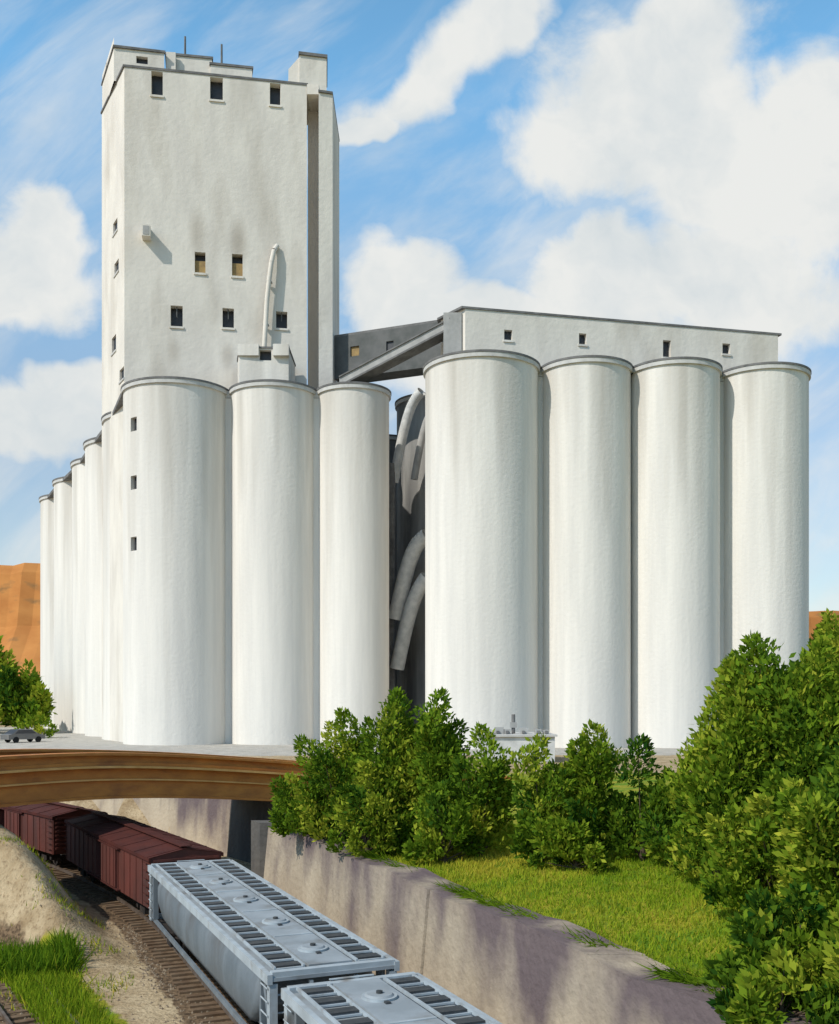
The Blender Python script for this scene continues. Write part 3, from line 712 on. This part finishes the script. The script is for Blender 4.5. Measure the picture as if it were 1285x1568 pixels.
# grass
def scatter(n,xr,yr,test):
    X_=rng.uniform(*xr,n); Y_=rng.uniform(*yr,n); k_=test(X_,Y_); X_=X_[k_]; Y_=Y_[k_]; return X_,Y_
gx,gy=scatter(120000,(-6,16),(16,42),lambda a,b:(sdist(a,b)>5.75)&(sdist(a,b)<14))
def segd(a,b,ax,ay,bx_,by_):
    t=np.clip(((a-ax)*(bx_-ax)+(b-ay)*(by_-ay))/((bx_-ax)**2+(by_-ay)**2),0,1); return np.hypot(a-(ax+(bx_-ax)*t),b-(ay+(by_-ay)*t))
hx,hy=scatter(75000,(-18,-6),(24,40),lambda a,b:(segd(a,b,-13.2,35.5,-8.4,27.5)+0.5*rng.random(len(a))<1.05+0.35*np.sin(a*2+b*1.4))|((segd(a,b,-14.2,34.5,-12.6,34.6)<0.9+0.5*rng.random(len(a)))))
kx,ky=scatter(9000,(-19,-9),(30,44),lambda a,b:(sdist(a,b)<-2.6)&(np.sin(a*1.9+2*np.sin(b))+np.sin(b*1.3-a)+0.5*rng.normal(size=len(a))>0.7))
ey=rng.uniform(16,46,5000); es=5.35+rng.random(5000)*0.55; sl_=slope(ey); ex=xc(ey)+es*np.sqrt(1+sl_**2); kk=np.sin(ey*1.9)+np.sin(ey*0.7+1)+rng.normal(size=5000)*0.5>-0.2; ex=ex[kk]; ey=ey[kk]
GXx=np.concatenate([gx,hx,kx,ex]); GYy=np.concatenate([gy,hy,ky,ey]); n=len(GXx); ar=np.arange(n)
ih=(ar>=len(gx))&(ar<len(gx)+len(hx)); ik=(ar>=len(gx)+len(hx))&(ar<len(gx)+len(hx)+len(kx)); ie=ar>=len(gx)+len(hx)+len(kx)
Z_=hgt(GXx,GYy); Z_=np.where(ie,-0.9,Z_)
P=np.stack([GXx,GYy,Z_-0.02],1)
Dd=rng.normal(size=(n,3))*0.45; Dd[:,2]=1
Dd[ie]=rng.normal(size=(int(ie.sum()),3))*0.35+np.array([-0.9,-0.4,0.1])
Dd/=np.linalg.norm(Dd,axis=1)[:,None]
patch=0.50+0.3*wob(GXx*0.8,GYy*0.8)+0.3*np.sin(GXx*0.35+GYy*0.2); T=np.clip(patch*0.85+rng.normal(size=n)*0.12,0,1)
brush=segd(GXx,GYy,-14.2,34.5,-12.6,34.6)<1.4
T=np.where(ih,np.clip(np.where(brush,0.12,0.42)+rng.normal(size=n)*0.15,0,1),T); T=np.where(ie,T*0.5,T); T=np.where(ik,np.clip(0.6+rng.normal(size=n)*.3,0,1),T)
Ln=np.where(ih,np.where(brush,0.75,0.42),0.17)*(0.5+rng.random(n)); Ln=np.where(ie,0.3+0.25*rng.random(n),Ln); Ln=np.where(ik,0.2*(0.5+rng.random(n)),Ln)
leaves_mesh('grass',P,Dd,Ln,np.where(ih,np.where(brush,.04,0.024),0.02),T,'blade',tri=True)
mb=MB()
for i in range(1800):
    Y=random.uniform(14,42); s_=-random.uniform(1.2,2.5) if i%2 else None
    if s_ is None: x=float(x2(Y))+random.gauss(0,1.5)
    else: x,_=at_s(s_,Y)
    z=float(hgt(np.array(x),np.array(Y)))
    r=random.uniform(.025,.065)
    o=Vector((x,Y,z)); c6=[o+Vector(v)*r*random.uniform(.7,1.3) for v in ((1,0,0),(0,1,0),(-1,0,0),(0,-1,0),(0,0,1))]
    for a in range(4): mb.face([c6[a],c6[(a+1)%4],c6[4]],'stone')
mb.obj('gravel')

# ------------------------------------------------------------------ small buildings, car
h=empty('stucco_house',(0,0,0)); mb=MB()
A=Vector((X(12,180),180)); Bq=Vector((X(62,180),182)); f_,l_=flat(A,Bq)
wallgrid(mb,f_,[0,l_],[0,6.4],[(1.0,2.0,3.6,5.0),(3.2,4.2,3.6,5.0)],'stucco',depth=0.3)
mb.prism([(A.x,A.y+.35),(Bq.x,Bq.y+.35),(Bq.x-2,190),(A.x-2,190)],0,6.4,'stucco'); mb.prism(grow([tuple(A),tuple(Bq),(Bq.x-2,190),(A.x-2,190)],.4),6.4,6.9,'trim')
mb.obj('walls',h)
h=empty('utility_building'); mb=MB(); z1=1.9; A=Vector((4.6,76)); Bq=Vector((9.9,76.4)); f_,l_=flat(A,Bq)
wallgrid(mb,f_,[0,l_],[-1,z1],[(3.2,4.2,-.6,.5)],'white',depth=.25)
mb.prism([(4.6,76.3),(9.9,76.7),(9.9,82),(4.6,82)],-1,z1-.02,'white'); mb.prism(grow([(4.6,76),(9.9,76.4),(9.9,82),(4.6,82)],.25),z1,z1+.15,'rim')
mb.obj('walls',h)
mb=MB()
for xx,s_ in ((4.9,.35),(5.6,.5),(6.3,.35),(7.5,.45),(8.6,.35),(9.2,.3)): mb.box(xx,xx+s_*1.3,77.5,78.2,2.051,2.05+s_,'lgrey'); mb.box(xx+.1,xx+.3,77.3,77.498,2.1,2.3,'trim')
mb.tube((7.05,78.5,2.0),(7.05,78.5,3.5),.14,.14,'trim',8); mb.box(6.8,7.3,78.3,78.7,2.5,2.9,'lgrey'); mb.obj('rooftop_units',h)
def car(x,y,rz):
    e=empty('parked_car',(x,y,0),rz); mb=MB()
    pr=[(-2.1,.35),(2.1,.35),(2.15,.75),(1.3,.92),(.6,1.4),(-1.0,1.42),(-1.7,.95),(-2.15,.85)]
    for s_ in (-.85,.85): mb.face([(a,s_*(0.85 if z>1.2 else 1),z) for a,z in pr],'carp')
    for i in range(len(pr)):
        a=pr[i]; c_=pr[(i+1)%len(pr)]; wa=.85*(.85 if a[1]>1.2 else 1); wb=.85*(.85 if c_[1]>1.2 else 1)
        k='dark' if i in (3,5) else 'carp'
        mb.face([(a[0],-wa,a[1]),(a[0],wa,a[1]),(c_[0],wb,c_[1]),(c_[0],-wb,c_[1])],k)
    for s_ in (-1,1): mb.face([(1.05,s_*.86,.96),(.55,s_*.76,1.33),(-.95,s_*.76,1.35),(-1.4,s_*.86,.98)],'dark')
    mb.obj('body',e); mb=MB()
    for a in (-1.3,1.3):
        for s_ in (-.8,.8): mb.tube((a,s_-.1,.32),(a,s_+.1,.32),.32,.32,'rubber',16)
    mb.obj('wheels',e)
car(-42.5,112,0.9)

# ------------------------------------------------------------------ light, sky
EL=math.radians(43); to_sun=Vector((-0.70,-0.60,0)).normalized()*math.cos(EL)+Vector((0,0,math.sin(EL)))
sun=bpy.data.lights.new('sun','SUN'); sun.energy=3.6; sun.angle=math.radians(0.5); sun.color=(1.0,0.945,0.86)
so=bpy.data.objects.new('sun',sun); COL.objects.link(so); so.rotation_euler=to_sun.to_track_quat('Z','Y').to_euler(); so.location=(0,0,60)
w=bpy.data.worlds.new('World'); scene.world=w; w.use_nodes=True; nt=w.node_tree; N=nt.nodes; L=nt.links
try:
    w.cycles.sampling_method='MANUAL'; w.cycles.sample_map_resolution=256
except Exception as ex_: print(ex_)
for n_ in list(N): N.remove(n_)
out=N.new('ShaderNodeOutputWorld'); sky=N.new('ShaderNodeTexSky'); sky.sky_type='NISHITA'; sky.sun_disc=False; sky.sun_elevation=EL
sky.sun_rotation=math.atan2(to_sun.x,to_sun.y); sky.air_density=1.0; sky.dust_density=0.3; sky.ozone_density=1.0
tc=N.new('ShaderNodeTexCoord'); sx=N.new('ShaderNodeSeparateXYZ'); L.new(tc.outputs['Generated'],sx.inputs[0])
rp=N.new('ShaderNodeValToRGB'); e=rp.color_ramp.elements; e[0].position=0.0; e[0].color=(0.42,0.42,0.42,1); e[1].position=1.0; e[1].color=(0.38,0.37,0.34,1)
for ps,cl in ((0.25,(0.5,0.56,0.57,1)),(0.5,(0.64,0.98,0.98,1)),(0.62,(0.60,0.88,0.86,1)),(0.75,(0.4,0.4,0.37,1))):
    q=e.new(ps); q.color=cl
L.new(sx.outputs[2],rp.inputs[0])
tm=N.new('ShaderNodeVectorMath'); tm.operation='MULTIPLY'; L.new(sky.outputs[0],tm.inputs[0]); L.new(rp.outputs[0],tm.inputs[1])
tm2=N.new('ShaderNodeVectorMath'); tm2.operation='SCALE'; L.new(tm.outputs[0],tm2.inputs[0]); tm2.inputs[3].default_value=2.0
bg=N.new('ShaderNodeBackground'); bg.inputs[1].default_value=0.13; L.new(tm2.outputs[0],bg.inputs[0])
def math_(op,a,b_=None,c_=None,clamp=False):
    q=N.new('ShaderNodeMath'); q.operation=op; q.use_clamp=clamp
    for i,v in enumerate((a,b_,c_)):
        if v is None: continue
        if isinstance(v,(int,float)): q.inputs[i].default_value=v
        else: L.new(v,q.inputs[i])
    return q.outputs[0]
ay=math_('MAXIMUM',math_('ABSOLUTE',sx.outputs[1]),0.05)
tx=math_('DIVIDE',sx.outputs[0],ay); tz=math_('DIVIDE',sx.outputs[2],ay)
cb=N.new('ShaderNodeCombineXYZ'); L.new(tx,cb.inputs[0]); L.new(tz,cb.inputs[1])
def nz(sc,det,ro,vec,dist=0.0):
    q=N.new('ShaderNodeTexNoise'); q.inputs['Scale'].default_value=sc; q.inputs['Detail'].default_value=det; q.inputs['Roughness'].default_value=ro; q.inputs['Distortion'].default_value=dist
    L.new(vec,q.inputs['Vector']); return q
nw=nz(5,4,0.6,cb.outputs[0])
sb=N.new('ShaderNodeVectorMath'); sb.operation='SUBTRACT'; L.new(nw.outputs['Color'],sb.inputs[0]); sb.inputs[1].default_value=(.5,.5,.5)
sc_=N.new('ShaderNodeVectorMath'); sc_.operation='SCALE'; L.new(sb.outputs[0],sc_.inputs[0]); sc_.inputs[3].default_value=0.12
ad=N.new('ShaderNodeVectorMath'); ad.operation='ADD'; L.new(cb.outputs[0],ad.inputs[0]); L.new(sc_.outputs[0],ad.inputs[1])
s2=N.new('ShaderNodeSeparateXYZ'); L.new(ad.outputs[0],s2.inputs[0])
def tcx(p): return (p-642)/1600
def tcz(p): return (1070-p)/1600
blobs=[(1010,150,185,150,0),(1060,50,110,90,0),(1160,250,190,140,0),(890,210,110,90,0),(960,420,190,95,0),(1120,430,170,150,0),(1250,160,110,75,0),
       (620,450,95,75,0),(740,490,140,60,0),(800,530,260,80,0),
       (650,110,175,62,35),(780,10,120,50,50),(560,190,70,40,35),
       (50,375,80,95,0),(20,440,140,75,0),(40,650,150,60,0),(120,600,90,40,0),(-300,200,200,120,0),(1600,300,200,200,0)]
F_=None
for cx,cy,rx,ry,ro in blobs:
    dx=math_('SUBTRACT',s2.outputs[0],tcx(cx)); dz=math_('SUBTRACT',s2.outputs[1],tcz(cy))
    c_,s_=math.cos(math.radians(ro)),math.sin(math.radians(ro))
    if ro:
        u_=math_('MULTIPLY',math_('MULTIPLY_ADD',dx,c_,math_('MULTIPLY',dz,s_)),1600/rx)
        v_=math_('MULTIPLY',math_('MULTIPLY_ADD',dz,c_,math_('MULTIPLY',dx,-s_)),1600/ry)
    else: u_=math_('MULTIPLY',dx,1600/rx); v_=math_('MULTIPLY',dz,1600/ry)
    d2=math_('MULTIPLY_ADD',u_,u_,math_('MULTIPLY',v_,v_))
    f_=math_('SUBTRACT',1.25 if not ro else 1.1,math_('SQRT',d2))
    F_=f_ if F_ is None else math_('MAXIMUM',F_,f_)
fb_=nz(9,7,0.63,cb.outputs[0],0.3)
dens=math_('ADD',F_,math_('MULTIPLY_ADD',fb_.outputs['Fac'],1.3,-0.72))
mr=N.new('ShaderNodeMapRange'); mr.interpolation_type='SMOOTHSTEP'; mr.inputs[1].default_value=-0.16; mr.inputs[2].default_value=0.46; L.new(dens,mr.inputs[0])
mp=N.new('ShaderNodeMapping'); mp.inputs['Rotation'].default_value=(0,0,math.radians(-38)); L.new(cb.outputs[0],mp.inputs[0])
mp2=N.new('ShaderNodeMapping'); mp2.inputs['Scale'].default_value=(2.4,7.5,1); L.new(mp.outputs[0],mp2.inputs[0])
st=nz(1.6,6,0.6,mp2.outputs[0],0.4)
mr2=N.new('ShaderNodeMapRange'); mr2.interpolation_type='SMOOTHSTEP'; mr2.inputs[1].default_value=0.36; mr2.inputs[2].default_value=0.80; mr2.inputs[4].default_value=0.6; L.new(st.outputs['Fac'],mr2.inputs[0])
lowh=N.new('ShaderNodeMapRange'); lowh.inputs[1].default_value=0.0; lowh.inputs[2].default_value=0.6; lowh.inputs[3].default_value=0.3; lowh.inputs[4].default_value=0.0; L.new(tz,lowh.inputs[0])
thin=math_('ADD',mr2.outputs[0],lowh.outputs[0],clamp=True)
front=N.new('ShaderNodeMapRange'); front.inputs[1].default_value=-0.1; front.inputs[2].default_value=0.15; front.inputs[3].default_value=0.1; front.inputs[4].default_value=1.0; L.new(sx.outputs[1],front.inputs[0])
cov=math_('MULTIPLY',math_('MAXIMUM',mr.outputs[0],thin),front.outputs[0])
cn=nz(7,5,0.6,ad.outputs[0])
mrc=N.new('ShaderNodeMapRange'); mrc.inputs[1].default_value=0.42; mrc.inputs[2].default_value=0.70; L.new(cn.outputs['Fac'],mrc.inputs[0])
cm=N.new('ShaderNodeMix'); cm.data_type='RGBA'; cm.inputs[6].default_value=(0.83,0.84,0.82,1); cm.inputs[7].default_value=(0.64,0.70,0.73,1); L.new(mrc.outputs[0],cm.inputs[0])
bc=N.new('ShaderNodeBackground'); bc.inputs[1].default_value=1.0; L.new(cm.outputs[2],bc.inputs[0])
ms=N.new('ShaderNodeMixShader'); L.new(cov,ms.inputs[0]); L.new(bg.outputs[0],ms.inputs[1]); L.new(bc.outputs[0],ms.inputs[2]); L.new(ms.outputs[0],out.inputs['Surface'])

# ------------------------------------------------------------------ camera
cd=bpy.data.cameras.new('camera'); co=bpy.data.objects.new('camera',cd); COL.objects.link(co)
co.location=(0,0,CAMZ); co.rotation_euler=(math.radians(90),0,0)
cd.sensor_fit='HORIZONTAL'; cd.sensor_width=36; cd.lens=1600/1285*36; cd.shift_y=286/1285; cd.clip_start=0.1; cd.clip_end=8000
scene.camera=co
